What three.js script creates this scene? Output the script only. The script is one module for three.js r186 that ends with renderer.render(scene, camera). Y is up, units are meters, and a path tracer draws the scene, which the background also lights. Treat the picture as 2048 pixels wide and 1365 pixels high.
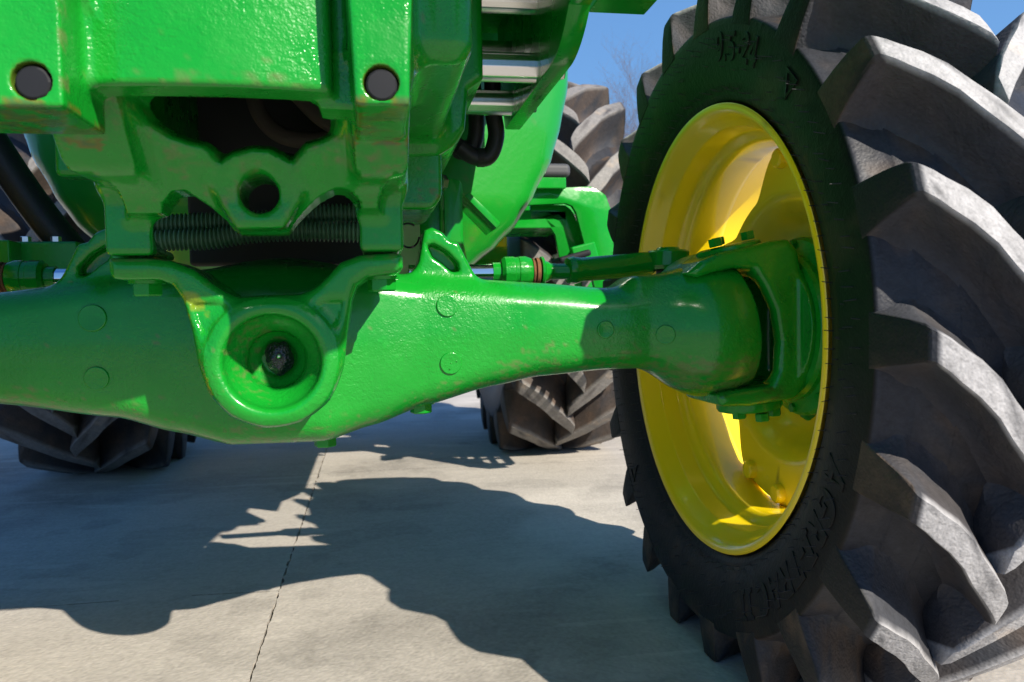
import * as THREE from 'three';
import { mergeGeometries, mergeVertices, toCreasedNormals } from 'three/addons/utils/BufferGeometryUtils.js';
import { RoundedBoxGeometry } from 'three/addons/geometries/RoundedBoxGeometry.js';
import { FontLoader } from 'three/addons/loaders/FontLoader.js';
import { TextGeometry } from 'three/addons/geometries/TextGeometry.js';

// ------------------------------------------------------------------ camera, sky, sun, exposure
// world: x = across the tractor, y = up, z = out of the tractor's front. The front axle lies on z = 0.
const scene = new THREE.Scene();
const camera = new THREE.PerspectiveCamera(46.2, 1024 / 682, 0.05, 900);
camera.position.set(0.142, 0.5228, 1.1252);
{
  const right = new THREE.Vector3(0.98485894, -0.0195846, 0.17224785);
  const up = new THREE.Vector3(0.02582419, 0.99908615, -0.03405837);
  const back = new THREE.Vector3(-0.17142342, 0.03799086, 0.98446468);
  camera.quaternion.setFromRotationMatrix(new THREE.Matrix4().makeBasis(right, up, back));
}
camera.focus = 1.05;
camera.userData.fStop = 9;
scene.add(camera);

const SUN = new THREE.Vector3(0.69, 1.0, 1.13).normalize();
const sun = new THREE.DirectionalLight(new THREE.Color().setRGB(1.0, 0.92, 0.80), 5.0);
sun.position.copy(SUN).multiplyScalar(20);
sun.target.position.set(0, 0.5, -0.5);
sun.castShadow = true;
sun.shadow.mapSize.set(4096, 4096);
Object.assign(sun.shadow.camera, { left: -5, right: 5, top: 5, bottom: -5, near: 1, far: 50 });
scene.add(sun, sun.target);
{ // clear blue winter sky: deep overhead, paler to the horizon, brighter round the sun
  const W = 512, H = 256, d = new Float32Array(W * H * 4);
  const zen = [0.022, 0.092, 0.32], hor = [0.21, 0.43, 0.72], low = [0.30, 0.29, 0.27];
  for (let j = 0; j < H; j++) for (let i = 0; i < W; i++) {
    const el = ((j + 0.5) / H - 0.5) * Math.PI, az = ((i + 0.5) / W - 0.5) * 2 * Math.PI;
    const dir = new THREE.Vector3(Math.cos(el) * Math.cos(az), Math.sin(el), Math.cos(el) * Math.sin(az));
    const t = Math.pow(Math.max(0, Math.sin(el)), 0.55);
    const c = Math.max(0, dir.dot(SUN)), g = 0.10 * Math.pow(c, 8) + 0.9 * Math.pow(c, 60);
    const k = (j * W + i) * 4;
    for (let q = 0; q < 3; q++) {
      let v = el > 0 ? hor[q] * (1 - t) + zen[q] * t + g * [1, 0.97, 0.9][q] : low[q];
      d[k + q] = v;
    }
    d[k + 3] = 1;
  }
  const tex = new THREE.DataTexture(d, W, H, THREE.RGBAFormat, THREE.FloatType);
  tex.mapping = THREE.EquirectangularReflectionMapping;
  tex.magFilter = THREE.LinearFilter; tex.minFilter = THREE.LinearFilter; tex.needsUpdate = true;
  scene.background = tex; scene.environment = tex;
}
scene.backgroundIntensity = 1.0; scene.environmentIntensity = 1.0;
const renderer = new THREE.WebGLRenderer({ antialias: true });
renderer.toneMapping = THREE.LinearToneMapping;
renderer.toneMappingExposure = 1.5;
renderer.shadowMap.enabled = true;

// ------------------------------------------------------------------ small tools
let seed = 12345;
const rnd = () => { seed = (seed * 1664525 + 1013904223) >>> 0; return seed / 4294967296; };
const clamp = (x, a, b) => Math.min(b, Math.max(a, x));
const lerp = (a, b, t) => a + (b - a) * t;
const sstep = (a, b, x) => { const t = clamp((x - a) / (b - a), 0, 1); return t * t * (3 - 2 * t); };
function hash3(x, y, z) {
  let h = (Math.imul(x, 374761393) + Math.imul(y, 668265263) + Math.imul(z, 2147483647 ^ 1274126177)) | 0;
  h = Math.imul(h ^ (h >>> 13), 1274126177); h ^= h >>> 16;
  return (h >>> 0) / 4294967296;
}
function vnoise(x, y, z) {
  const xi = Math.floor(x), yi = Math.floor(y), zi = Math.floor(z);
  let u = x - xi, v = y - yi, w = z - zi;
  u = u * u * (3 - 2 * u); v = v * v * (3 - 2 * v); w = w * w * (3 - 2 * w);
  const h = (a, b, c) => hash3(xi + a, yi + b, zi + c);
  return lerp(lerp(lerp(h(0, 0, 0), h(1, 0, 0), u), lerp(h(0, 1, 0), h(1, 1, 0), u), v),
    lerp(lerp(h(0, 0, 1), h(1, 0, 1), u), lerp(h(0, 1, 1), h(1, 1, 1), u), v), w);
}
const fbm = (x, y, z, o = 4) => { let s = 0, a = 0.5, n = 0; for (let i = 0; i < o; i++) { s += a * vnoise(x, y, z); n += a; a *= 0.5; x = x * 2.03 + 7.1; y = y * 2.03 + 3.7; z = z * 2.03 + 1.9; } return s / n; };
// periodic 2D noise for textures
function pn(x, y, P, s) {
  const xi = Math.floor(x), yi = Math.floor(y); let u = x - xi, v = y - yi; u = u * u * (3 - 2 * u); v = v * v * (3 - 2 * v);
  const h = (a, b) => hash3((((xi + a) % P) + P) % P, (((yi + b) % P) + P) % P, s);
  return lerp(lerp(h(0, 0), h(1, 0), u), lerp(h(0, 1), h(1, 1), u), v);
}
const pfbm = (u, v, P, s, o) => { let r = 0, a = 0.5, n = 0; for (let i = 0; i < o; i++) { r += a * pn(u * P, v * P, P, s + i); n += a; a *= 0.5; P *= 2; } return r / n; };
function makeTex(N, fn, srgb, size) {
  const d = new Uint8Array(N * N * 4);
  for (let j = 0; j < N; j++) for (let i = 0; i < N; i++) {
    const c = fn((i + 0.5) / N, (j + 0.5) / N), k = (j * N + i) * 4;
    for (let q = 0; q < 3; q++) { let v = Array.isArray(c) ? c[q] : c; if (srgb) v = v <= 0.0031308 ? v * 12.92 : 1.055 * Math.pow(v, 1 / 2.4) - 0.055; d[k + q] = clamp(Math.round(v * 255), 0, 255); }
    d[k + 3] = 255;
  }
  const t = new THREE.DataTexture(d, N, N); t.wrapS = t.wrapT = THREE.RepeatWrapping; t.magFilter = THREE.LinearFilter; t.minFilter = THREE.LinearMipmapLinearFilter; t.generateMipmaps = true;
  if (srgb) t.colorSpace = THREE.SRGBColorSpace;
  t.repeat.set(1 / size, 1 / size); t.needsUpdate = true; return t;
}
const lin = (r, g, b) => new THREE.Color().setRGB(r, g, b);

// ------------------------------------------------------------------ materials
const castBump = makeTex(1024, (u, v) => { const amp = 0.30 + 0.9 * sstep(0.35, 0.70, pfbm(u, v, 5, 15, 3)); return 0.5 + amp * (0.6 * (pfbm(u, v, 74, 11, 2) - 0.5) + 0.4 * (pfbm(u, v, 190, 31, 2) - 0.5)) + 0.5 * (pfbm(u, v, 9, 41, 2) - 0.5); }, false, 0.3);
const peelBump = makeTex(512, (u, v) => pfbm(u, v, 40, 51, 2), false, 0.3);
const GREEN = [0.006, 0.275, 0.020];
const paintTone = makeTex(512, (u, v) => { const n = pfbm(u, v, 6, 71, 5), s = pfbm(u, v, 90, 81, 2); const k = 0.78 + 0.32 * n + (s > 0.77 ? 0.10 : 0); return [k, k, k]; }, true, 0.5);
const dirtyRough = makeTex(512, (u, v) => { const n = pfbm(u, v, 7, 91, 5), q = pfbm(u, v, 60, 95, 3); return 0.30 + 0.75 * sstep(0.3, 0.7, n) * 0.7 + 0.35 * (q - 0.4); }, false, 0.4);
const greenCast = new THREE.MeshPhysicalMaterial({ color: 0xffffff, vertexColors: true, map: paintTone, specularIntensity: 0.5, roughness: 0.46, roughnessMap: dirtyRough, clearcoat: 0.5, clearcoatRoughness: 0.14, bumpMap: castBump, bumpScale: 0.0008 });
const greenPaint = new THREE.MeshPhysicalMaterial({ color: lin(...GREEN), map: paintTone, specularIntensity: 0.5, roughness: 0.42, roughnessMap: dirtyRough, clearcoat: 0.4, clearcoatRoughness: 0.12, bumpMap: peelBump, bumpScale: 0.00016 });
const greenPart = new THREE.MeshPhysicalMaterial({ color: lin(...GREEN), map: paintTone, specularIntensity: 0.5, roughness: 0.46, roughnessMap: dirtyRough, clearcoat: 0.3, clearcoatRoughness: 0.2, bumpMap: castBump, bumpScale: 0.0005 });
const yellowPaint = new THREE.MeshPhysicalMaterial({ color: 0xffffff, vertexColors: true, roughness: 0.36, clearcoat: 0.6, clearcoatRoughness: 0.1, bumpMap: peelBump, bumpScale: 0.0001 });
const rubberMap = makeTex(1024, (u, v) => {
  const n = pfbm(u, v, 5, 101, 6), f = pfbm(u, v, 60, 111, 3), g = pfbm(u, v, 9, 121, 5);
  const f2 = pfbm(u, v, 230, 115, 2), k = 0.60 + 0.65 * n + 0.40 * (f - 0.5) + 0.38 * (f2 - 0.5), b = sstep(0.62, 0.74, g) * 0.35;
  return [k * (0.42 + 0.35 * b), k * (0.42 + 0.2 * b), k * (0.44 + 0.05 * b)];
}, true, 0.6);
const rubberBump = makeTex(512, (u, v) => 0.45 * pfbm(u, v, 40, 131, 3) + 0.35 * pfbm(u, v, 140, 135, 2) + 0.2 * pfbm(u, v, 8, 141, 3), false, 0.3);
const tyreRubber = new THREE.MeshPhysicalMaterial({ specularIntensity: 0.55, color: 0xffffff, vertexColors: true, map: rubberMap, roughness: 0.5, bumpMap: rubberBump, bumpScale: 0.0008 });
const lugRubber = new THREE.MeshStandardMaterial({ color: 0xffffff, vertexColors: true, map: rubberMap, roughness: 0.7, bumpMap: rubberBump, bumpScale: 0.0016 });
const hairRubber = new THREE.MeshStandardMaterial({ color: lin(0.03, 0.03, 0.032), roughness: 0.6 });
const hoseRubber = new THREE.MeshStandardMaterial({ color: lin(0.016, 0.016, 0.017), roughness: 0.5, bumpMap: rubberBump, bumpScale: 0.0006 });
const dustyHose = new THREE.MeshStandardMaterial({ color: lin(0.07, 0.06, 0.048), roughness: 0.8, bumpMap: rubberBump, bumpScale: 0.001 });
const blackPlastic = new THREE.MeshPhysicalMaterial({ specularIntensity: 0.4, color: lin(0.013, 0.014, 0.017), roughness: 0.6 });
const greyRubber = new THREE.MeshStandardMaterial({ color: lin(0.06, 0.06, 0.065), roughness: 0.6 });
const brushed = makeTex(512, (u, v) => 0.5 + 0.25 * (pn(u * 8, v * 220, 220, 151) - 0.5) + 0.3 * (pfbm(u, v, 14, 161, 4) - 0.5), false, 0.25);
const steel = new THREE.MeshStandardMaterial({ color: lin(0.82, 0.81, 0.78), metalness: 1, roughness: 0.27, bumpMap: brushed, bumpScale: 0.00006 });
const chrome = new THREE.MeshStandardMaterial({ color: lin(0.8, 0.8, 0.82), metalness: 1, roughness: 0.1 });
const zinc = new THREE.MeshStandardMaterial({ color: lin(0.7, 0.7, 0.68), metalness: 1, roughness: 0.28 });
const rustMap = makeTex(256, (u, v) => { const n = pfbm(u, v, 8, 171, 5); return [0.10 + 0.18 * n, 0.04 + 0.08 * n, 0.015 + 0.035 * n]; }, true, 0.1);
const rust = new THREE.MeshStandardMaterial({ color: 0xffffff, map: rustMap, roughness: 0.9, bumpMap: rubberBump, bumpScale: 0.0008 });
const grease = new THREE.MeshPhysicalMaterial({ color: lin(0.006, 0.006, 0.008), roughness: 0.3, clearcoat: 0.5, bumpMap: castBump, bumpScale: 0.004 });

// ------------------------------------------------------------------ scene tree helpers
const mesh = (name, geo, mat, parent) => { const m = new THREE.Mesh(geo, mat); m.name = name; m.castShadow = m.receiveShadow = true; if (parent) parent.add(m); return m; };
function boxUV(g) { // uv in metres from the dominant face direction; keeps the normals
  g = g.index ? g.toNonIndexed() : g; const p = g.attributes.position, n = g.attributes.normal, uv = new Float32Array(p.count * 2);
  for (let i = 0; i < p.count; i += 3) {
    let ax = 0, ay = 0, az = 0; for (let k = 0; k < 3; k++) { ax += n.getX(i + k); ay += n.getY(i + k); az += n.getZ(i + k); }
    ax = Math.abs(ax); ay = Math.abs(ay); az = Math.abs(az);
    for (let k = 0; k < 3; k++) { const x = p.getX(i + k), y = p.getY(i + k), z = p.getZ(i + k); const [a, b] = ax > ay && ax > az ? [z, y] : ay > az ? [x, z] : [x, y]; uv[2 * (i + k)] = a; uv[2 * (i + k) + 1] = b; }
  }
  g.setAttribute('uv', new THREE.BufferAttribute(uv, 2)); return g;
}
const at = (g, x, y, z, rx = 0, ry = 0, rz = 0) => g.applyMatrix4(new THREE.Matrix4().compose(new THREE.Vector3(x, y, z), new THREE.Quaternion().setFromEuler(new THREE.Euler(rx, ry, rz)), new THREE.Vector3(1, 1, 1)));
const rbox = (w, h, d, r = 0.004) => new RoundedBoxGeometry(w, h, d, 2, Math.min(r, w / 2.01, h / 2.01, d / 2.01));
const V = (x, y, z) => new THREE.Vector3(x, y, z);
function lathe(profile, seg, dir, origin) { // profile [[radius, along]...] turned about dir
  const g = new THREE.LatheGeometry(profile.map(([r, h]) => new THREE.Vector2(r, h)), seg);
  g.applyQuaternion(new THREE.Quaternion().setFromUnitVectors(V(0, 1, 0), dir.clone().normalize())); g.translate(origin.x, origin.y, origin.z); return g;
}
const creased = (g, a = 0.6) => toCreasedNormals(g.index ? g.toNonIndexed() : g, a);
function hexBolt(r, h, dir, origin, flange = 0) { // six-sided head with a chamfered top, standing on origin along dir
  const s = new THREE.Shape(); for (let i = 0; i < 6; i++) { const a = i * Math.PI / 3 + 0.2; i ? s.lineTo(r * Math.cos(a), r * Math.sin(a)) : s.moveTo(r * Math.cos(a), r * Math.sin(a)); } s.closePath();
  const b = r * 0.1; let g = new THREE.ExtrudeGeometry(s, { depth: h - b * 2, bevelEnabled: true, bevelThickness: b, bevelSize: b, bevelOffset: -b, bevelSegments: 1 }); g.translate(0, 0, b);
  const parts = [g.index ? g.toNonIndexed() : g];
  if (flange) { const f = new THREE.CylinderGeometry(flange, flange * 1.04, h * 0.22, 24); f.rotateX(Math.PI / 2); f.translate(0, 0, h * 0.11); parts.push(f.toNonIndexed()); }
  parts.forEach(q => { for (const k of Object.keys(q.attributes)) if (!['position', 'normal', 'uv'].includes(k)) q.deleteAttribute(k); });
  g = mergeGeometries(parts); g.applyQuaternion(new THREE.Quaternion().setFromUnitVectors(V(0, 0, 1), dir.clone().normalize())); g.translate(origin.x, origin.y, origin.z);
  return boxUV(g);
}
function extrudeXY(poly, z0, z1, bevel = 0.003) { // outline in x, y given a thickness along z
  const s = new THREE.Shape(poly.map(([x, y]) => new THREE.Vector2(x, y)));
  const g = new THREE.ExtrudeGeometry(s, { depth: z1 - z0 - 2 * bevel, bevelEnabled: bevel > 0, bevelThickness: bevel, bevelSize: bevel, bevelOffset: -bevel, bevelSegments: 2 });
  g.translate(0, 0, z0 + bevel); return boxUV(creased(g, 0.7));
}
const tube = (pts, r, seg = 60, rad = 14) => new THREE.TubeGeometry(new THREE.CatmullRomCurve3(pts.map(p => V(...p))), seg, r, rad, false);
function ribbedHose(pts, r0, r1, pitch) { // hose inside a coiled guard: the radius swells at every coil
  const c = new THREE.CatmullRomCurve3(pts.map(p => V(...p))), L = c.getLength(), n = Math.round(L / pitch), S = n * 6, R = 14;
  const fr = c.computeFrenetFrames(S, false), P = [], I = [];
  for (let i = 0; i <= S; i++) { const q = c.getPointAt(i / S), w = Math.pow(0.5 + 0.5 * Math.cos(i / 6 * 2 * Math.PI), 0.6), r = lerp(r0, r1, w);
    for (let j = 0; j < R; j++) { const a = j / R * 2 * Math.PI; const d = fr.normals[i].clone().multiplyScalar(Math.cos(a) * r).addScaledVector(fr.binormals[i], Math.sin(a) * r).add(q); P.push(d.x, d.y, d.z); } }
  for (let i = 0; i < S; i++) for (let j = 0; j < R; j++) { const a = i * R + j, b = i * R + (j + 1) % R; I.push(a, b, a + R, b, b + R, a + R); }
  const g = new THREE.BufferGeometry(); g.setAttribute('position', new THREE.Float32BufferAttribute(P, 3)); g.setIndex(I); g.computeVertexNormals(); return boxUV(g);
}

// ------------------------------------------------------------------ distance fields for the castings (x, y, d with d = depth behind the axle line = -z)
const smin = (a, b, k) => { const h = Math.max(k - Math.abs(a - b), 0) / k; return Math.min(a, b) - h * h * k * 0.25; };
const smax = (a, b, k) => -smin(-a, -b, k);
const sdBox = (x, y, z, cx, cy, cz, hx, hy, hz, r) => { const a = Math.abs(x - cx) - hx + r, b = Math.abs(y - cy) - hy + r, c = Math.abs(z - cz) - hz + r; return Math.hypot(Math.max(a, 0), Math.max(b, 0), Math.max(c, 0)) + Math.min(Math.max(a, b, c), 0) - r; };
const sdCap = (x, y, z, a, b, ra, rb) => { const bx = b[0] - a[0], by = b[1] - a[1], bz = b[2] - a[2], px = x - a[0], py = y - a[1], pz = z - a[2]; const t = clamp((px * bx + py * by + pz * bz) / (bx * bx + by * by + bz * bz), 0, 1); return Math.hypot(px - bx * t, py - by * t, pz - bz * t) - lerp(ra, rb, t); };
const sdSlab = (d2, z, z0, z1, r) => { const w = Math.abs(z - (z0 + z1) / 2) - (z1 - z0) / 2 + r, a = d2 + r; return Math.min(Math.max(a, w), 0) + Math.hypot(Math.max(a, 0), Math.max(w, 0)) - r; };
function sdPoly(P) { // exact signed distance to a closed outline
  const n = P.length;
  return (x, y) => {
    let d = 1e9, s = 1;
    for (let i = 0, j = n - 1; i < n; j = i, i++) {
      const ex = P[j][0] - P[i][0], ey = P[j][1] - P[i][1], wx = x - P[i][0], wy = y - P[i][1];
      const t = clamp((wx * ex + wy * ey) / (ex * ex + ey * ey), 0, 1), bx = wx - ex * t, by = wy - ey * t; d = Math.min(d, bx * bx + by * by);
      const c1 = y >= P[i][1], c2 = y < P[j][1], c3 = ex * wy > ey * wx; if ((c1 && c2 && c3) || (!c1 && !c2 && !c3)) s = -s;
    }
    return s * Math.sqrt(d);
  };
}
function table(T) { return x => { if (x <= T[0][0]) return T[0].slice(1); for (let i = 1; i < T.length; i++) if (x <= T[i][0]) { let t = (x - T[i - 1][0]) / (T[i][0] - T[i - 1][0]); t = t * t * (3 - 2 * t) * 0.35 + t * 0.65; return T[i].slice(1).map((v, k) => lerp(T[i - 1][k + 1], v, t)); } return T[T.length - 1].slice(1); }; }
function fieldMesh(f, lo, hi, h, tint) { // surface nets: one smooth sheet where f = 0
  const nx = Math.ceil((hi[0] - lo[0]) / h) + 1, ny = Math.ceil((hi[1] - lo[1]) / h) + 1, nz = Math.ceil((hi[2] - lo[2]) / h) + 1, F = new Float32Array(nx * ny * nz);
  for (let k = 0, q = 0; k < nz; k++) for (let j = 0; j < ny; j++) for (let i = 0; i < nx; i++, q++) F[q] = f(lo[0] + i * h, lo[1] + j * h, lo[2] + k * h);
  const id = new Int32Array(nx * ny * nz).fill(-1), P = [], sx = 1, sy = nx, sz = nx * ny;
  const E = [[0, 1], [2, 3], [4, 5], [6, 7], [0, 2], [1, 3], [4, 6], [5, 7], [0, 4], [1, 5], [2, 6], [3, 7]], C = new Float32Array(8);
  for (let k = 0; k < nz - 1; k++) for (let j = 0; j < ny - 1; j++) for (let i = 0; i < nx - 1; i++) {
    const q = i + j * sy + k * sz; let m = 0;
    for (let c = 0; c < 8; c++) { C[c] = F[q + (c & 1) + ((c >> 1) & 1) * sy + (c >> 2) * sz]; if (C[c] < 0) m |= 1 << c; }
    if (m === 0 || m === 255) continue;
    let x = 0, y = 0, z = 0, n = 0;
    for (const [a, b] of E) if ((C[a] < 0) !== (C[b] < 0)) { const t = C[a] / (C[a] - C[b]); x += lerp(a & 1, b & 1, t); y += lerp((a >> 1) & 1, (b >> 1) & 1, t); z += lerp(a >> 2, b >> 2, t); n++; }
    id[q] = P.length / 3; P.push(lo[0] + (i + x / n) * h, lo[1] + (j + y / n) * h, lo[2] + (k + z / n) * h);
  }
  const nv = P.length / 3, N = new Float32Array(nv * 3), e = h * 0.4, col = new Float32Array(nv * 3);
  for (let v = 0; v < nv; v++) {
    const x = P[3 * v], y = P[3 * v + 1], z = P[3 * v + 2];
    let gx = f(x + e, y, z) - f(x - e, y, z), gy = f(x, y + e, z) - f(x, y - e, z), gz = f(x, y, z + e) - f(x, y, z - e); const l = Math.hypot(gx, gy, gz) || 1;
    N[3 * v] = gx / l; N[3 * v + 1] = gy / l; N[3 * v + 2] = gz / l; const c = tint(x, y, z); col.set(c, 3 * v);
  }
  const quads = [];
  const quad = (a, b, c, d, flip) => { if (a < 0 || b < 0 || c < 0 || d < 0) return; flip ? quads.push(a, c, b, b, c, d) : quads.push(a, b, c, b, d, c); };
  for (let k = 1; k < nz - 1; k++) for (let j = 1; j < ny - 1; j++) for (let i = 1; i < nx - 1; i++) {
    const q = i + j * sy + k * sz, s = F[q] < 0;
    if (s !== F[q + sx] < 0) quad(id[q - sy - sz], id[q - sz], id[q - sy], id[q], !s);
    if (s !== F[q + sy] < 0) quad(id[q - sx - sz], id[q - sx], id[q - sz], id[q], !s);
    if (s !== F[q + sz] < 0) quad(id[q - sx - sy], id[q - sy], id[q - sx], id[q], !s);
  }
  const map = new Map(), op = [], on = [], ou = [], oc = [], idx = [];
  for (let t = 0; t < quads.length; t += 3) {
    let ax = 0, ay = 0, az = 0; for (let c = 0; c < 3; c++) { const v = quads[t + c] * 3; ax += N[v]; ay += N[v + 1]; az += N[v + 2]; }
    ax = Math.abs(ax); ay = Math.abs(ay); az = Math.abs(az); const axis = ax > ay && ax > az ? 0 : ay > az ? 1 : 2;
    const tri = []; for (let c = 0; c < 3; c++) {
      const v = quads[t + c], key = v * 3 + axis; let r = map.get(key);
      if (r === undefined) { r = op.length / 3; map.set(key, r); const x = P[3 * v], y = P[3 * v + 1], z = -P[3 * v + 2]; op.push(x, y, z); on.push(N[3 * v], N[3 * v + 1], -N[3 * v + 2]); oc.push(col[3 * v], col[3 * v + 1], col[3 * v + 2]); axis === 0 ? ou.push(z, y) : axis === 1 ? ou.push(x, z) : ou.push(x, y); }
      tri.push(r);
    }
    idx.push(tri[0], tri[1], tri[2]);
  }
  // wind every face to agree with its normals
  for (let t = 0; t < idx.length; t += 3) {
    const [a, b, c] = [idx[t] * 3, idx[t + 1] * 3, idx[t + 2] * 3];
    const ux = op[b] - op[a], uy = op[b + 1] - op[a + 1], uz = op[b + 2] - op[a + 2], vx = op[c] - op[a], vy = op[c + 1] - op[a + 1], vz = op[c + 2] - op[a + 2];
    const d = (uy * vz - uz * vy) * on[a] + (uz * vx - ux * vz) * on[a + 1] + (ux * vy - uy * vx) * on[a + 2];
    if (d < 0) { const s = idx[t + 1]; idx[t + 1] = idx[t + 2]; idx[t + 2] = s; }
  }
  const g = new THREE.BufferGeometry();
  g.setAttribute('position', new THREE.Float32BufferAttribute(op, 3)); g.setAttribute('normal', new THREE.Float32BufferAttribute(on, 3));
  g.setAttribute('uv', new THREE.Float32BufferAttribute(ou, 2)); g.setAttribute('color', new THREE.Float32BufferAttribute(oc, 3)); g.setIndex(idx); return g;
}
const MUD = [0.17, 0.145, 0.065], RUST = [0.22, 0.055, 0.015];
const mix3 = (a, b, t) => [lerp(a[0], b[0], t), lerp(a[1], b[1], t), lerp(a[2], b[2], t)];
// dried mud and dust as grains and streaks: amount 0..1 sets how much of the surface they cover
function speckled(base, x, y, z, amount, colour = MUD, s = 1) {
  if (amount <= 0.01) return base;
  const n = 0.70 * fbm(x * 120 * s, y * 280 * s, z * 120 * s, 3) + 0.30 * fbm(x * 18 * s, y * 30 * s, z * 18 * s, 4);
  return mix3(base, colour, 0.5 * sstep(0.68 - 0.36 * amount, 0.80 - 0.22 * amount, n));
}

// ------------------------------------------------------------------ ground: concrete slabs
const concreteMap = makeTex(2048, (u, v) => {
  const a = pfbm(u, v, 3, 201, 7), b = pfbm(u, v, 14, 211, 5), c = pn(u * 900, v * 900, 900, 221), e = pn(u * 480, v * 480, 480, 225), w = pfbm(u + 0.05 * b, v, 40, 231, 3);
  let k = 0.375 + 0.15 * a + 0.10 * (b - 0.5) + 0.075 * (c - 0.5) + 0.05 * (e - 0.5);
  k -= 0.12 * sstep(0.57, 0.74, pfbm(u, v, 5, 241, 6)) * w * 1.6 + 0.05 * sstep(0.54, 0.66, pfbm(u, v, 11, 245, 5)) * (0.4 + w) + 0.05 * sstep(0.66, 0.72, pfbm(u, v, 26, 247, 4)); // old damp and oil stains
  k += 0.11 * sstep(0.56, 0.74, pfbm(u, v, 9, 251, 5)); // scuffed pale patches
  if (c > 0.988) k -= 0.10;
  k += 0.035 * (pn(u * 60 + v * 24, v * 300, 300, 291) - 0.5) + 0.07 * sstep(0.70, 0.80, pn(u * 22 + v * 40, v * 150 - u * 40 * 0, 150, 295)) * sstep(0.5, 0.62, pfbm(u, v, 8, 297, 3));
  { const cy = 0.37 + 0.02 * pfbm(u, 0.3, 6, 301, 4), dcr = Math.abs(v - cy) * 4; if (dcr < 0.0016 && pn(u * 90, 3, 90, 305) > 0.35) k *= 0.45; } // hairline crack
  return [k * 0.97, k * 0.885, k * 0.765];
}, true, 4);
const concreteBump = makeTex(1024, (u, v) => 0.5 * pn(u * 500, v * 500, 500, 261) + 0.3 * pfbm(u, v, 60, 271, 3) + 0.2 * pfbm(u, v, 12, 281, 3), false, 2);
const concrete = new THREE.MeshStandardMaterial({ color: 0xffffff, map: concreteMap, roughness: 0.9, bumpMap: concreteBump, bumpScale: 0.0013 });
const jointFill = new THREE.MeshStandardMaterial({ color: lin(0.05, 0.045, 0.04), roughness: 1, map: rustMap.clone() });
{
  const ground = new THREE.Group(); ground.name = 'ground'; ground.userData = { kind: 'structure' }; scene.add(ground);
  const base = new THREE.PlaneGeometry(800, 800); base.rotateX(-Math.PI / 2); mesh('base_layer', base, new THREE.MeshStandardMaterial({ color: lin(0.30, 0.28, 0.25), roughness: 1 }), ground).position.y = -0.009;
  const S = 4.2, gap = 0.0034;
  for (let a = -3; a <= 3; a++) for (let b = -6; b <= 1; b++) {
    const x0 = -0.045 + a * S + gap / 2, x1 = x0 + S - gap, z0 = -2.7 + b * S + gap / 2, z1 = z0 + S - gap, near = Math.abs(a + 0.5) < 1 && b >= -1 && b <= 0;
    const pts = []; const step = near ? 0.012 : 0.5, jit = near ? 0.0013 : 0;
    const edge = (ax, ay, bx, by) => { const L = Math.hypot(bx - ax, by - ay), n = Math.max(1, Math.round(L / step)); for (let i = 0; i < n; i++) { const t = i / n, j = (rnd() - 0.5) * 2 * jit * (1 + 2 * (vnoise(t * 40, a, b) > 0.72 ? 1 : 0)); pts.push(new THREE.Vector2(lerp(ax, bx, t) + (ax === bx ? j : 0), lerp(ay, by, t) + (ay === by ? j : 0))); } };
    edge(x0, -z1, x1, -z1); edge(x1, -z1, x1, -z0); edge(x1, -z0, x0, -z0); edge(x0, -z0, x0, -z1);
    const g = new THREE.ExtrudeGeometry(new THREE.Shape(pts), { depth: 0.05, bevelEnabled: false }); g.rotateX(-Math.PI / 2); g.translate(0, -0.05, 0);
    const uv = g.attributes.uv, ox = hash3(a + 9, b + 9, 1) * 4, oy = hash3(a + 9, b + 9, 2) * 4; for (let i = 0; i < uv.count; i++) uv.setXY(i, uv.getX(i) + ox, uv.getY(i) + oy);
    mesh('slab', g, concrete, ground);
  }
}
// ------------------------------------------------------------------ the tractor
const tractor = new THREE.Group(); tractor.name = 'tractor';
tractor.userData = { label: 'green tractor with yellow wheel rims and black lugged tyres on concrete', category: 'tractor' };
scene.add(tractor);

// --- front axle housing
const axleT = table([[-0.70, 0.54, 0.44, 0.055], [-0.47, 0.553, 0.435, 0.060], [-0.32, 0.558, 0.418, 0.066], [-0.18, 0.574, 0.396, 0.074], [-0.11, 0.58, 0.376, 0.084], [-0.04, 0.584, 0.358, 0.096], [0.076, 0.584, 0.357, 0.096], [0.14, 0.580, 0.374, 0.084], [0.21, 0.572, 0.396, 0.072], [0.30, 0.566, 0.418, 0.067], [0.372, 0.561, 0.430, 0.064], [0.466, 0.553, 0.436, 0.061], [0.70, 0.553, 0.436, 0.058]]);
function axleBody(x, y, z) {
  const [t, b, w] = axleT(x), r = 0.034; let cy = (t + b) / 2, hy = (t - b) / 2;
  const q = (y - cy) / hy, crown = 0.010 * (1 - q * q); // the faces are slightly crowned
  const a = Math.abs(y - cy) - hy + r, c = Math.abs(z) - (w + crown - 0.006) + r;
  let d = Math.hypot(Math.max(a, 0), Math.max(c, 0)) + Math.min(Math.max(a, c), 0) - r;
  d = smin(d, Math.hypot((x - 0.02) / 1.15, (y - 0.49) / 1.0, (z - 0.05) / 1.25) - 0.105, 0.05); // differential bulge to the rear
  for (const s of [-1, 1]) { // ball-shaped ends round the steering joint
    const cx = s > 0 ? 0.632 : -0.592, X = x - cx;
    let e = Math.hypot(X / 1.06, y - 0.487, z / 1.0) - 0.0985;
    e = smin(e, sdBox(x, y, z, cx - s * 0.05, 0.552, 0, 0.08, 0.016, 0.045, 0.014), 0.03);
    e = smax(e, s * (x - cx) - 0.05 + 0.12 * (y - 0.487), 0.01);
    d = smin(d, e, 0.028);
    d = smax(d, s * (x - cx) - 0.05 + 0.12 * (y - 0.487), 0.012);
  }
  return d;
}
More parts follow.
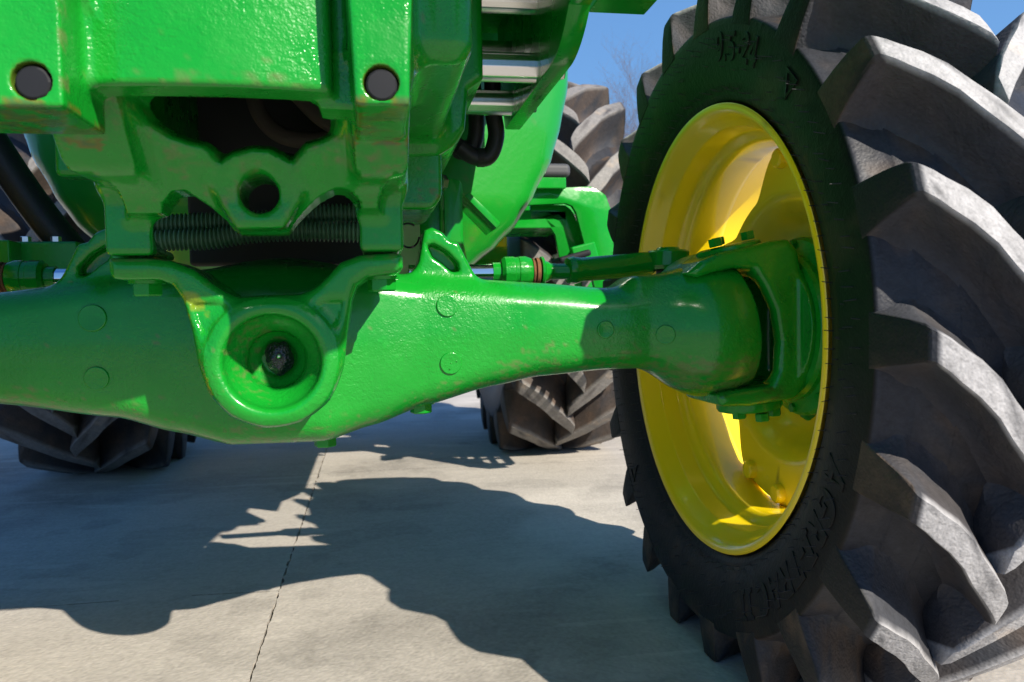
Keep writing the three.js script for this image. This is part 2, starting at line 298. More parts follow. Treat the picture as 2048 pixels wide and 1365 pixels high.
const lugPoly = sdPoly([[0.186, 0.555], [0.205, 0.590], [0.2128, 0.6323], [0.2234, 0.6379], [0.2386, 0.6309], [0.2474, 0.6197], [0.2593, 0.6168], [0.290, 0.555]]);
const lugPolyIn = sdPoly([[0.2175, 0.6125], [0.226, 0.6145], [0.243, 0.6045], [0.2575, 0.589], [0.2595, 0.577], [0.25, 0.576], [0.237, 0.588], [0.224, 0.597]]);
function axleField(x, y, z) {
  let d = axleBody(x, y, z);
  for (const s of [-1, 1]) { // cast lifting eyes on the top
    const X = s > 0 ? x : -x + 0.04;
    if (X > 0.15 && X < 0.32 && y > 0.53) {
      let e = sdSlab(lugPoly(X, y), z, -0.045, 0.03, 0.006);
      e = smax(e, -sdSlab(lugPolyIn(X, y), z, -0.08, -0.022, 0.004), 0.006);
      d = smin(d, e, 0.014);
    }
  }
  // raised casting marks on the front face
  return d;
}
const axleTint = (x, y, z) => {
  const b = axleT(x)[1]; const low = 1 - clamp((y - b) / 0.05, 0, 1);
  let c = speckled(GREEN, x, y, z, y < b + 0.010 ? 0.9 : 0.66 * low);
  if (vnoise(x * 230, y * 230, z * 230) > 0.955) c = mix3(c, MUD, 0.45); // flecks of dried mud
  return c;
};
const axle = mesh('front_axle', fieldMesh(axleField, [-0.72, 0.33, -0.14], [0.72, 0.66, 0.21], 0.0042, axleTint), greenCast, tractor);
{ // round casting marks: thin raised discs, one with dots
  const front = (x, y) => { let z = -0.16; for (let i = 0; i < 60; i++) { const d = axleField(x, y, z); if (d < 0.0002) break; z += d * 0.8; } return -z; };
  for (const [x, y, r, dots] of [[0.2398, 0.5308, 0.0145, 0], [0.2427, 0.4551, 0.0145, 1], [0.5428, 0.4853, 0.0135, 0], [0.4571, 0.4942, 0.012, 0], [-0.1941, 0.5235, 0.0165, 0], [-0.192, 0.450, 0.0145, 0]]) {
    const z = front(x, y), n = V(0, front(x, y - 0.006) - front(x, y + 0.006), 0.012), n2 = V(front(x - 0.006, y) - front(x + 0.006, y), 0, 0.012); const dir = V(n2.x, n.y, 0.012).normalize(), o = V(x, y, z).addScaledVector(dir, -0.002);
    const h = 0.0046, parts = [lathe([[0, h - 0.0006], [r - 0.003, h - 0.0006], [r - 0.0016, h], [r - 0.0004, h - 0.0003], [r, h - 0.001], [r + 0.0004, 0]], 40, dir, o).toNonIndexed()];
    if (dots) for (let i = 0; i < 6; i++) { const a = i * 1.047 + 0.3, q = i === 5 ? 0 : r * 0.55; parts.push(new THREE.SphereGeometry(0.0013, 8, 6).translate(x + q * Math.cos(a), y + q * Math.sin(a), z + 0.0016).toNonIndexed()); }
    const g = boxUV(mergeGeometries(parts)); g.setAttribute('color', new THREE.Float32BufferAttribute(new Array(g.attributes.position.count).fill(0).flatMap(() => GREEN), 3));
    mesh('casting_mark', g, greenCast, axle);
  }
  for (const [x, y] of [[0.075, 0.352], [0.205, 0.392]]) mesh('drain_plug', hexBolt(0.015, 0.016, V(0, -1, 0), V(x, y + 0.008, 0.02), 0.019), greenPart, axle);
}
// --- pivot bracket bolted under the front support
const brPoly = sdPoly([[-0.1322, 0.5879], [-0.1323, 0.572], [-0.1291, 0.564], [-0.1171, 0.5622], [-0.0819, 0.5623], [-0.0693, 0.5568], [-0.0596, 0.5415], [-0.0528, 0.5143], [-0.0437, 0.476], [-0.0294, 0.4372], [-0.0092, 0.4155], [0.0223, 0.4058], [0.0601, 0.4115], [0.0877, 0.43], [0.1052, 0.4659], [0.1157, 0.5105], [0.1208, 0.5384], [0.1268, 0.554], [0.1397, 0.5628], [0.1715, 0.5669], [0.1789, 0.5725], [0.1782, 0.5883], [0.1693, 0.5915], [0.1304, 0.5892], [0.1083, 0.581], [0.0859, 0.5579], [0.0638, 0.5422], [0.0342, 0.5366], [0, 0.5405], [-0.0255, 0.5583], [-0.0457, 0.5748], [-0.0684, 0.5847], [-0.0911, 0.5876]]);
const BX = 0.0344, BY = 0.4725;
function bracketField(x, y, z) {
  const p = brPoly(x, y), r = Math.hypot(x - BX, y - BY);
  let d = sdSlab(p + 0.001, z, -0.222, -0.118, 0.010);
  // shallow sunk faces on either side above the boss, inside a standing rim
  const sunk = Math.max(p + 0.0125, 0.066 - r, y - 0.535);
  d = smax(d, -Math.max(sunk, z + 0.2185), 0.012);
  // boss: rounded lip standing proud, dished inside down to the pin bore
  const lip = Math.hypot(r - 0.0560, (z + 0.2165) * 0.8) - 0.0105;
  d = smin(d, lip, 0.030);
  d = smin(d, Math.max(r - 0.063, Math.abs(z + 0.17) - 0.052), 0.014);
  const q = clamp((-0.166 - z) / 0.062, 0, 1.3), bore = 0.018 + 0.014 * sstep(0.0, 0.30, q) + 0.0190 * sstep(0.34, 1.0, q);
  d = smax(d, -(r - bore) * 0.8, 0.008);
  if (z > -0.185) d = Math.min(d, Math.max(r - 0.05, Math.abs(z + 0.155) - 0.014));
  return d;
}
const bracket = mesh('pivot_bracket', fieldMesh(bracketField, [-0.15, 0.385, -0.255], [0.195, 0.61, -0.10], 0.003, (x, y, z) => {
  const r = Math.hypot(x - BX, y - BY); let a = r < 0.052 && x < 0.03 ? 0.42 : 0.08; if (y > 0.583) a = 0.7;
  let c = speckled(GREEN, x, y, z, a);
  if (x < -0.03 && x > -0.075 && (Math.abs(y - 0.535) < 0.014 || Math.abs(y - 0.44) < 0.018) && z < -0.17) c = mix3(c, [0.30, 0.30, 0.01], 0.6 * sstep(0.5, 0.62, fbm(x * 90, y * 90, z * 90, 3))); // yellow paint dabs
  return c;
}), greenCast, tractor);
{
  const g = new THREE.SphereGeometry(0.0150, 28, 20); const p = g.attributes.position; for (let i = 0; i < p.count; i++) { const x = p.getX(i), y = p.getY(i), z = p.getZ(i), k = 1 + 0.6 * (fbm(x * 120 + 5, y * 120, z * 120, 3) - 0.4); p.setXYZ(i, x * k, y * k * 1.25, z * k * 0.8); } g.computeVertexNormals();
  mesh('grease_lump', boxUV(at(g, BX + 0.002, BY + 0.001, 0.176)), grease, bracket);
  mesh('grease_fitting', lathe([[0, 0.013], [0.0022, 0.0125], [0.0026, 0.010], [0.0018, 0.008], [0.0034, 0.006], [0.0034, 0]], 16, V(0.1, 0.1, 1), V(BX + 0.002, BY + 0.003, 0.183)), zinc, bracket);
  for (const [x, y] of [[-0.102, 0.5640], [0.1540, 0.5655]]) mesh('bolt', hexBolt(0.0165, 0.0175, V(0, -1, 0), V(x, y, 0.183), 0.0195), greenPart, bracket);
}
// --- front support casting
const crossPoly = sdPoly([[-0.094, 0.7397], [0.1349, 0.7453], [0.1542, 0.7001], [0.1533, 0.6333], [0.1307, 0.6332], [0.1301, 0.6423], [0.1218, 0.6511], [0.1066, 0.651], [0.0919, 0.6444], [0.07, 0.6318], [0.0588, 0.6248], [0.0508, 0.6164], [0.0008, 0.6155], [-0.0034, 0.6239], [-0.0153, 0.6321], [-0.0299, 0.6417], [-0.0397, 0.6494], [-0.0518, 0.6485], [-0.0632, 0.6381], [-0.0673, 0.6284], [-0.104, 0.6284], [-0.1015, 0.6815]]);
const winPoly = sdPoly([[-0.0659, 0.727], [-0.0656, 0.7167], [-0.0578, 0.7055], [-0.0434, 0.6964], [-0.0273, 0.6911], [-0.0145, 0.689], [-0.0077, 0.6838], [-0.0019, 0.6761], [0.0113, 0.6829], [0.0307, 0.687], [0.0467, 0.686], [0.0576, 0.6811], [0.0664, 0.6765], [0.0771, 0.6853], [0.0834, 0.6907], [0.0969, 0.6936], [0.1091, 0.6987], [0.1133, 0.7098], [0.1114, 0.7201], [0.1026, 0.7269], [0.0874, 0.735], [0.0394, 0.737], [-0.05, 0.737]]);
const lipPoly = sdPoly([[-0.0097, 0.6784], [0.0069, 0.686], [0.0254, 0.6918], [0.0448, 0.6906], [0.064, 0.6803], [0.0737, 0.6714], [0.0727, 0.6399], [0.0622, 0.6207], [0.0555, 0.6115], [0.0083, 0.6106], [0.0028, 0.6196], [-0.0054, 0.6346], [-0.0108, 0.6595]]);
const cheekPoly = sdPoly([[0.15, 1.02], [0.2985, 1.02], [0.2975, 0.8346], [0.2764, 0.819], [0.2712, 0.7676], [0.2566, 0.7455], [0.233, 0.7305], [0.15, 0.7255]]);
function supportField(x, y, z) {
  // slanted web with its window, lip and tow-pin hole
  const zw = z + 0.25 + 1.2 * (y - 0.63), ty = y - 0.0;
  let d = Math.max(crossPoly(x, y) + 0.001, Math.abs(zw - 0.026) * 0.64 - 0.017) ;
  d = smin(d, sdSlab(lipPoly(x, y), z, -0.282, -0.19, 0.007), 0.018);
  d = smax(d, -(winPoly(x, y) + 0.25 * clamp(zw, 0, 0.04) - 0.003), 0.012);
  const hr = Math.hypot(x - 0.0326, y - 0.6458); d = smax(d, -(hr - 0.0190), 0.007);
  // legs
  d = smin(d, sdBox(x, y, z, -0.1095, 0.655, -0.168, 0.0240, 0.066, 0.055, 0.006), 0.018);
  d = smin(d, sdBox(x, y, z, 0.1545, 0.655, -0.168, 0.0245, 0.0635, 0.055, 0.006), 0.018);
  // slanted shoulders from the legs up to the pads
  for (const [cx, hx] of [[-0.106, 0.032], [0.1555, 0.026]]) { const u = z + 0.30 + 1.05 * (y - 0.715); d = smin(d, smax(Math.max(Math.abs(x - cx) - hx, Math.abs(u) * 0.69 - 0.048), Math.max(0.66 - y, y - 0.80), 0.012), 0.022); }
  // pads
  d = smin(d, sdBox(x, y, z, -0.137, 0.868, -0.425, 0.0565, 0.187, 0.050, 0.003), 0.008);
  const pw = 0.0222 + 0.045 * Math.max(0, y - 0.70); d = smin(d, sdBox(x, y, z, 0.1545, 0.872, -0.410, pw, 0.184, 0.065, 0.004), 0.008);
  if (y < 0.71) d = smax(d, -(0.62 * (z + 0.40) - 0.8 * (y - 0.6885)), 0.004) < d ? d : d;
  // front panel between the pads
  const bulge = 0.010 * (1 - Math.pow((x - 0.015) / 0.1, 2));
  d = smin(d, sdBox(x, y, z + bulge, 0.012, 0.8815, -0.405, 0.1015, 0.171, 0.0205, 0.006), 0.012);
  d = smin(d, sdBox(x, y, z, 0.122, 0.880, -0.382, 0.022, 0.178, 0.022, 0.004), 0.006);
  // the casting runs back behind the cheeks
  d = smin(d, sdSlab(cheekPoly(x, y), z, -0.055, 0.36, 0.010), 0.014);
  d = smin(d, sdSlab(cheekPoly(-x + 0.06, y), z, -0.055, 0.36, 0.010), 0.014);
  d = smin(d, Math.max(sdBox(x, y, z, 0.205, 0.90, -0.20, 0.035, 0.15, 0.20, 0.02)), 0.03);
  d = smin(d, Math.max(sdBox(x, y, z, -0.150, 0.90, -0.20, 0.035, 0.15, 0.20, 0.02)), 0.03);
  d = smax(d, -sdBox(x, y, z, 0.027, 0.80, 0.21, 0.135, 0.20, 0.42, 0.02), 0.010); // hollow inside
  // blind holes for the pad pins
  d = smax(d, -(Math.max(Math.hypot(x + 0.1026, y - 0.7003) - 0.0138, z + 0.43)), 0.002);
  d = smax(d, -(Math.max(Math.hypot(x - 0.1538, y - 0.706) - 0.0138, z + 0.43)), 0.002);
  return d;
}
const supportTint = (x, y, z) => {
  let a = 0.05;
  if (y < 0.715 && z > -0.40 && z < -0.1) a = 0.40; if (Math.hypot(x - 0.033, y - 0.66) < 0.045 && z < -0.1) a = 0.55; if (Math.abs(x + 0.0858) < 0.0035 && y < 0.67 && z > -0.216) a = 1.0; if (z < -0.36 && Math.abs(y - 0.717) < 0.006 && x > -0.08 && x < 0.115) a = 0.5;
  if (x > 0.19) a = 0.10; if (y < 0.655 && (x < -0.075 || x > 0.125) && z < -0.2) a = 0.16;
  let c = mix3(GREEN, MUD, 0.62 * sstep(0.70 - 0.42 * a, 0.86 - 0.18 * a, 0.55 * fbm(x * 150, y * 150, z * 150, 3) + 0.45 * fbm(x * 22, y * 22, z * 22, 4)));
  const n = fbm(x * 70, y * 110, z * 70, 4); // chipped, rusty lower edges of the pads
  if (z < -0.33 && ((x < -0.08 && Math.abs(y - 0.682) < 0.005) || (x > 0.128 && Math.abs(y - 0.689) < 0.005))) c = mix3(c, n > 0.60 ? [0.10, 0.06, 0.04] : RUST, 0.55 * sstep(0.50, 0.55, n));
  if (z > -0.473 && z < -0.42 && (Math.hypot(x + 0.1026, y - 0.7003) < 0.0165 || Math.hypot(x - 0.1538, y - 0.706) < 0.0165)) c = mix3(c, RUST, 0.45);
  if (z < -0.46 && Math.abs(x + 0.0808) < 0.003) c = mix3(c, MUD, 0.6 * sstep(0.4, 0.55, n));
  return c;
};
const support = mesh('front_support', fieldMesh(supportField, [-0.27, 0.575, -0.49], [0.32, 1.03, 0.37], 0.004, supportTint), greenCast, tractor);
for (const [x, y] of [[-0.1026, 0.6998], [0.1538, 0.7055]]) mesh('pin', boxUV(creased(lathe([[0, 0.0], [0.0108, -0.0002], [0.0122, -0.0012], [0.0128, -0.0030], [0.0128, -0.034]], 36, V(0, 0, 1), V(x + 0.0004, y - 0.0005, 0.4725)))), blackPlastic, support);
{ // lower ledge of the side casting with its slanted bottom
  const f = (x, y, z) => { let d = sdBox(x, y, z, 0.205, 0.715, 0.05, 0.034, 0.055, 0.10, 0.008); d = smax(d, 0.62 * (0.672 - y) + 0.78 * (x - 0.235) * 0.9 - 0.0 , 0.006); return d; };
  mesh('side_ledge', fieldMesh(f, [0.15, 0.64, -0.06], [0.25, 0.80, 0.19], 0.004, (x, y, z) => speckled(GREEN, x, y, z, y < 0.69 ? 0.5 : 0.08, y < 0.69 ? RUST : MUD)), greenCast, support);
}
// --- steel spacers and side plate
{
  const plate = new THREE.Group(); plate.name = 'side_mounting_plate'; tractor.add(plate);
  const pts = []; // outline in depth, height
  pts.push([0.27, 0.844]); for (let i = 0; i <= 8; i++) { const a = -Math.PI / 2 - i / 8 * 0.80; pts.push([-0.09 + 0.14 * Math.cos(a), 0.984 + 0.14 * Math.sin(a)]); } pts.push([-0.34, 0.905], [-0.74, 0.905], [-0.79, 0.93], [-0.79, 1.16], [0.33, 1.16], [0.33, 0.90], [0.30, 0.90]);
  const s = new THREE.Shape(pts.map(([a, b]) => new THREE.Vector2(a, b))); const g = new THREE.ExtrudeGeometry(s, { depth: 0.022, bevelEnabled: true, bevelThickness: 0.003, bevelSize: 0.003, bevelSegments: 2 });
  g.rotateY(Math.PI / 2); g.translate(0.383, 0, 0); mesh('plate', boxUV(creased(g, 0.5)), greenPaint, plate);
  for (const [y, d] of [[0.962, 0.0], [0.866, 0.0], [0.952, 0.21], [0.868, 0.20]]) {
    mesh('spacer', boxUV(creased(lathe([[0.004, 0], [0.0195, 0], [0.0205, 0.001], [0.0205, 0.083], [0.0195, 0.084], [0.004, 0.084]], 40, V(1, 0, 0), V(0.297, y, -d)))), steel, plate);
    mesh('stud_end', hexBolt(0.0165, 0.013, V(1, 0, 0), V(0.408, y, -d), 0.019), steel, plate);
  }
  const t = rbox(0.075, 0.012, 0.05, 0.002); mesh('step_plate', boxUV(at(t, 0.462, 0.908, 0.145)), greenPaint, plate);
}
// --- hood and its chin behind the support
{
  const half = table([[0.575, 0.255], [0.60, 0.305], [0.625, 0.335], [0.65, 0.368], [0.70, 0.414], [0.755, 0.449], [0.83, 0.490], [0.90, 0.512], [0.98, 0.530], [1.1, 0.535], [1.28, 0.50], [1.36, 0.40], [1.39, 0.25]]);
  const f = (x, y, z) => { const w = half(clamp(y, 0.575, 1.39))[0]; const X = Math.abs(x - 0.022); let d = Math.max((X - w) * 0.8, 0.575 - y, y - 1.39);
    const front = 0.36 - 0.0 + 0.10 * Math.pow(X / 0.5, 2) + 0.06 * sstep(0.75, 0.56, y); d = smax(d, front - z, 0.030); d = smax(d, z - 1.15, 0.02);
    d = Math.max(d, -Math.max(X - w + 0.03 + 0.04 * sstep(0.7, 0.6, y), front + 0.03 - z)); return d; };
  mesh('hood', fieldMesh(f, [-0.56, 0.56, 0.30], [0.60, 1.42, 1.18], 0.011, (x, y, z) => speckled(GREEN, x, y, z, y < 0.63 ? 0.35 : 0.04)), new THREE.MeshPhysicalMaterial({ color: 0xffffff, vertexColors: true, roughness: 0.34, clearcoat: 0.8, clearcoatRoughness: 0.1, bumpMap: peelBump, bumpScale: 0.0002 }), tractor);
}
mesh('added_sun_cover', boxUV(at(rbox(0.92, 0.36, 0.77, 0.008), 0.022, 1.215, 0.025)), greenPaint, tractor);  // unseen box added above the support to keep sun out of its hollow
// --- driveline behind
{
  const b = new THREE.Group(); b.name = 'engine'; tractor.add(b);
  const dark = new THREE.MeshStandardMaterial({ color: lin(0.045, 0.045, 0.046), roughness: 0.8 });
  mesh('dark_backing', boxUV(at(rbox(0.31, 0.40, 0.03, 0.006), 0.027, 0.80, -0.165)), dark, b);  // dark sheet added behind the support window to keep the opening black
  mesh('side_bracket', boxUV(at(rbox(0.12, 0.20, 0.04, 0.008), -0.180, 0.80, 0.03)), greenPart, b);
  mesh('oil_pan', boxUV(at(rbox(0.34, 0.22, 1.0, 0.05), 0.0, 0.60, -0.95)), greenPart, b);
  mesh('transmission', boxUV(at(rbox(0.46, 0.55, 1.1, 0.08), 0.0, 0.68, -1.75)), greenPart, b);
  mesh('rear_axle', boxUV(lathe([[0, -0.74], [0.09, -0.74], [0.10, -0.45], [0.16, -0.2], [0.17, 0], [0.16, 0.2], [0.10, 0.45], [0.09, 0.74], [0, 0.74]], 28, V(1, 0, 0), V(0.015, 0.68, -1.97))), greenPart, b);
  mesh('engine_block', boxUV(at(rbox(0.40, 0.5, 0.72, 0.03), 0.0, 0.93, -0.84)), greenPart, b);
}
// --- bracket plate, bolt and web under the hood
{
  const g = extrudeXY([[0.2649, 0.750], [0.292, 0.742], [0.296, 0.735], [0.2965, 0.605], [0.2649, 0.605]], -0.24, -0.215, 0.002); const br = mesh('hood_stay', g, greenPaint, tractor);
  mesh('bolt', hexBolt(0.0125, 0.011, V(-0.9, 0, 0.5), V(0.268, 0.738, -0.215), 0.0), zinc, br);
  mesh('gusset', extrudeXY([[0.303, 0.722], [0.312, 0.7285], [0.3662, 0.6756], [0.358, 0.666]], -0.38, -0.25, 0.002), greenPaint, br);
  mesh('stay_plate', extrudeXY([[0.226, 0.70], [0.252, 0.712], [0.262, 0.712], [0.262, 0.60], [0.226, 0.60]], -0.26, -0.24, 0.004), greenPaint, br);
}
// --- hoses
{
  const T = [['hydraulic_hose', [[0.318, 0.97, -0.27], [0.3242, 0.9161, -0.27], [0.3295, 0.8775, -0.27], [0.3265, 0.8214, -0.27], [0.3129, 0.7996, -0.27], [0.287, 0.8121, -0.27], [0.265, 0.83, -0.27]], 0.0145, hoseRubber],
  ['hydraulic_hose', [[0.357, 0.97, -0.25], [0.3562, 0.9115, -0.25], [0.3554, 0.8731, -0.25], [0.3604, 0.822, -0.25], [0.3449, 0.7876, -0.25], [0.3189, 0.7898, -0.25], [0.298, 0.805, -0.25]], 0.0145, hoseRubber],
  ['coolant_hose', [[-0.54, 0.93, -0.36], [-0.4966, 0.8513, -0.36], [-0.4681, 0.8001, -0.36], [-0.4245, 0.7267, -0.36], [-0.3874, 0.6717, -0.36], [-0.335, 0.60, -0.37], [-0.29, 0.54, -0.40]], 0.027, hoseRubber],
  ['engine_hose', [[-0.02, 0.97, -0.10], [-0.0198, 0.8949, -0.10], [-0.0169, 0.8302, -0.10], [0.0019, 0.798, -0.10], [0.0263, 0.7839, -0.10], [0.0728, 0.7811, -0.10], [0.13, 0.80, -0.10]], 0.0125, dustyHose],
  ['engine_hose', [[0.0, 0.90, -0.06], [0.0223, 0.863, -0.06], [0.049, 0.8357, -0.06], [0.076, 0.8081, -0.06], [0.1036, 0.7909, -0.06], [0.15, 0.77, -0.06]], 0.0145, dustyHose],
  ['engine_hose', [[-0.07, 0.69, 0.12], [-0.03, 0.702, 0.12], [0.02, 0.710, 0.12], [0.06, 0.703, 0.12], [0.11, 0.69, 0.12]], 0.012, dustyHose]];
  const made = T.map(([n, p, r, m]) => mesh(n, boxUV(tube(p, r)), m, tractor));
  for (const [i, o, dir] of [[0, V(0.300, 0.8035, -0.27), V(-1, 0.5, 0)], [1, V(0.333, 0.787, -0.25), V(-1, 0.0, 0)]]) mesh('clamp', lathe([[0.0145, -0.006], [0.0162, -0.006], [0.0162, 0.006], [0.0145, 0.006]], 28, dir, o), hoseRubber, made[i]);
  for (const o of [V(0.277, 0.820, -0.27), V(0.305, 0.800, -0.25)]) mesh('hose_fitting', hexBolt(0.014, 0.02, V(-0.8, 0.6, 0), o), blackPlastic, made[0]);
  for (const [a, b] of [[[[-0.16, 0.6497, -0.03], [-0.1284, 0.6484, -0.03], [-0.0733, 0.6511, -0.03], [0.0195, 0.6552, -0.03], [0.0738, 0.6621, -0.03], [0.17, 0.6636, -0.03]], 0], [[[-0.15, 0.6215, 0], [-0.1158, 0.6253, 0], [-0.0684, 0.6265, 0], [-0.0169, 0.6343, 0], [0.0353, 0.6369, 0], [0.17, 0.6339, 0]], 1]]) mesh('coiled_hose', ribbedHose(a, 0.0100, 0.0152, 0.0056), new THREE.MeshPhysicalMaterial({ color: lin(0.10, 0.24, 0.12), roughness: 0.4, clearcoat: 0.4, clearcoatRoughness: 0.25 }), tractor);
}
{ const tie = new THREE.TorusGeometry(0.017, 0.0014, 8, 40, 5.2); mesh('cable_tie', boxUV(at(tie, 0.196, 0.632, -0.02, 0, 0.5, 1.0)), hoseRubber, tractor); }
// --- steering cylinder, tie rods
for (const s of [1, -1]) {
  const o = s > 0 ? 0 : 0.025, X = x => s * x + o, t = new THREE.Group(); t.name = 'tie_rod'; tractor.add(t); const Y = 0.584, d = -0.13, A = V(s, 0, 0);
  const L = (n, p, m, y = Y, dir = A) => mesh(n, boxUV(creased(lathe(p, 32, dir, V(X(0), y, d)), 0.5)), m, t);
  L('cylinder_rod', [[0.0130, 0.20], [0.0130, 0.335]], chrome);
  L('lock_nut', [[0.008, 0.331], [0.0155, 0.331], [0.0155, 0.345], [0.008, 0.345]], greenPart);
  L('ball_housing', [[0.010, 0.343], [0.020, 0.345], [0.0245, 0.350], [0.0248, 0.365], [0.0238, 0.366], [0.0238, 0.372], [0.0248, 0.373], [0.0250, 0.384], [0.0220, 0.393], [0.018, 0.396]], greenPart);
  L('seal_ring', [[0.010, 0.394], [0.0215, 0.395], [0.022, 0.397], [0.019, 0.399], [0.0225, 0.401], [0.0228, 0.405], [0.019, 0.4075], [0.010, 0.408]], rust);
  L('collar', [[0.010, 0.407], [0.024, 0.409], [0.0245, 0.4125], [0.018, 0.416], [0.0155, 0.422], [0.013, 0.426], [0.013, 0.434]], greenPart);
  L('threaded_stud', [[0.0125, 0.43], [0.0125, 0.456], [0.0165, 0.457], [0.0165, 0.462]], greenPart);
  const tubeDir = V(s * 0.17, 0.0125, -0.02).normalize();
  mesh('rod', boxUV(creased(lathe([[0.009, 0.0], [0.0205, 0.002], [0.0225, 0.012], [0.0195, 0.024], [0.0200, 0.10], [0.0205, 0.145], [0.012, 0.158]], 24, tubeDir, V(X(0.452), Y + 0.001, d)), 0.5)), greenPaint, t);
  mesh('rod_end', boxUV(creased(lathe([[0, 0.020], [0.018, 0.020], [0.021, 0.016], [0.032, 0.015], [0.035, 0.012], [0.035, -0.010], [0.031, -0.016], [0, -0.017]], 36, V(0, 1, 0), V(X(0.628), 0.602, d - 0.010)), 0.5)), greenPaint, t);
  mesh('rubber_boot', boxUV(lathe([[0.008, -0.013], [0.022, -0.013], [0.020, -0.018], [0.021, -0.022], [0.013, -0.03], [0.010, -0.034]], 28, V(0, 1, 0), V(X(0.628), 0.602, d - 0.010))), hoseRubber, t);
}
// --- steering knuckles
const knPoly = sdPoly([[0.5761, 0.5695], [0.597, 0.5875], [0.627, 0.5992], [0.7029, 0.615], [0.7298, 0.6177], [0.7452, 0.6019], [0.7527, 0.5589], [0.7703, 0.501], [0.77, 0.4432], [0.7533, 0.4002], [0.7399, 0.3877], [0.6703, 0.3789], [0.6262, 0.3807], [0.6189, 0.3966], [0.6287, 0.4012], [0.7012, 0.4093], [0.7107, 0.4306], [0.7133, 0.4736], [0.7059, 0.5167], [0.6908, 0.549], [0.6743, 0.5741], [0.6493, 0.5771], [0.6192, 0.5711], [0.593, 0.5637]]), tabPoly = sdPoly([[0.784, 0.40], [0.812, 0.40], [0.812, 0.352], [0.800, 0.343], [0.788, 0.350]]);
const knuckleField = (x, y, z) => {
  let d = sdSlab(knPoly(x, y), z, -0.070, 0.070, 0.012);
  const r = Math.hypot(y - 0.49, z);
  d = smin(d, Math.max(r - 0.098, Math.abs(x - 0.765) - 0.020), 0.014); // hub neck
  d = smin(d, Math.max(r - (0.122 + 0.10 * (x - 0.79)), Math.abs(x - 0.796) - 0.013), 0.010); // hub flange
  d = smax(d, -sdBox(x, y, z, 0.70, 0.487, 0.0, 0.066, 0.078, 0.047, 0.02), 0.006); // room for the ball end
  d = smin(d, Math.max(r - 0.085, Math.abs(x - 0.825) - 0.03), 0.010);
  d = smin(d, sdCap(x, y, z, [0.63, 0.575, 0.02], [0.625, 0.573, 0.15], 0.022, 0.016), 0.02); // steering arm
  d = smin(d, sdSlab(tabPoly(x, y), z, 0.0, 0.012, 0.003), 0.005);
  return d;
};
for (const s of [1, -1]) {
  const kt = (x, y, z) => speckled(GREEN, x, y, z, y < 0.41 && x < 0.735 ? 0.4 : 0.06, [0.03, 0.02, 0.012]);
  let g = fieldMesh(knuckleField, [0.57, 0.33, -0.14], [0.87, 0.635, 0.18], 0.0042, kt);
  if (s < 0) { g.scale(-1, 1, 1); g.translate(0.04, 0, 0); const ix = g.index.array; for (let i = 0; i < ix.length; i += 3) { const q = ix[i]; ix[i] = ix[i + 1]; ix[i + 1] = q; } }
  const k = mesh('steering_knuckle', g, greenCast, tractor), X = x => s > 0 ? x : -x + 0.04;
  mesh('brake_housing', boxUV(creased(lathe([[0.100, 0.752], [0.108, 0.754], [0.112, 0.760], [0.112, 0.768], [0.118, 0.772], [0.131, 0.776], [0.135, 0.781], [0.135, 0.792], [0.128, 0.797], [0.09, 0.80]], 56, V(s, 0, 0), V(X(0), 0.49, 0)), 0.45)), greenPart, k);
  for (let i = 0; i < 10; i++) { const a = i / 10 * 2 * Math.PI + 0.3; mesh('bolt', hexBolt(0.0075, 0.008, V(-s, 0, 0), V(X(0.7765), 0.49 + 0.124 * Math.sin(a), 0.124 * Math.cos(a))), greenPart, k); }
  const cap = (x, y, dir) => mesh('king_pin_cap', boxUV(creased(lathe([[0, 0.007], [0.040, 0.006], [0.046, 0.004], [0.048, 0.0], [0.048, -0.008]], 36, dir, V(X(x), y, 0.012)), 0.5)), greenPart, k);
  cap(0.663, 0.607, V(s * -0.2, 1, 0)); cap(0.694, 0.374, V(s * 0.10, -1, 0));
  for (const [x, y, z, w] of [[0.636, 0.6095, 0.030, 1], [0.690, 0.6205, 0.022, 1], [0.662, 0.6155, -0.018, 1], [0.666, 0.3705, 0.036, -1], [0.698, 0.3665, 0.044, -1], [0.728, 0.3705, 0.022, -1]]) mesh('bolt', hexBolt(0.0105, 0.012, V(s * (w > 0 ? -0.2 : 0.1), w, 0), V(X(x), y, z)), greenPart, k);
  if (s > 0) { // cast-in part numbers
    const font0 = await new FontLoader().loadAsync('fonts/droid/droid_sans_bold.typeface.json');
    const num = (txt, h, o, rz) => { const t = new TextGeometry(txt, { font: font0, size: h, depth: 0.0016, curveSegments: 3, bevelEnabled: false }); t.computeBoundingBox(); const b = t.boundingBox; t.translate(-(b.max.x + b.min.x) / 2, -(b.max.y + b.min.y) / 2, -0.0008); t.rotateZ(rz); t.translate(o.x, o.y, o.z); const q = boxUV(t); q.setAttribute('color', new THREE.Float32BufferAttribute(new Array(q.attributes.position.count).fill(0).flatMap(() => GREEN), 3)); mesh('cast_lettering', q, greenCast, k); };
    num('L-4-63', 0.009, V(0.7150, 0.541, 0.0703), -1.22); num('CARRE', 0.009, V(0.7370, 0.548, 0.0703), -1.22); num('R54', 0.010, V(0.7290, 0.466, 0.0703), -1.45);
  }
}
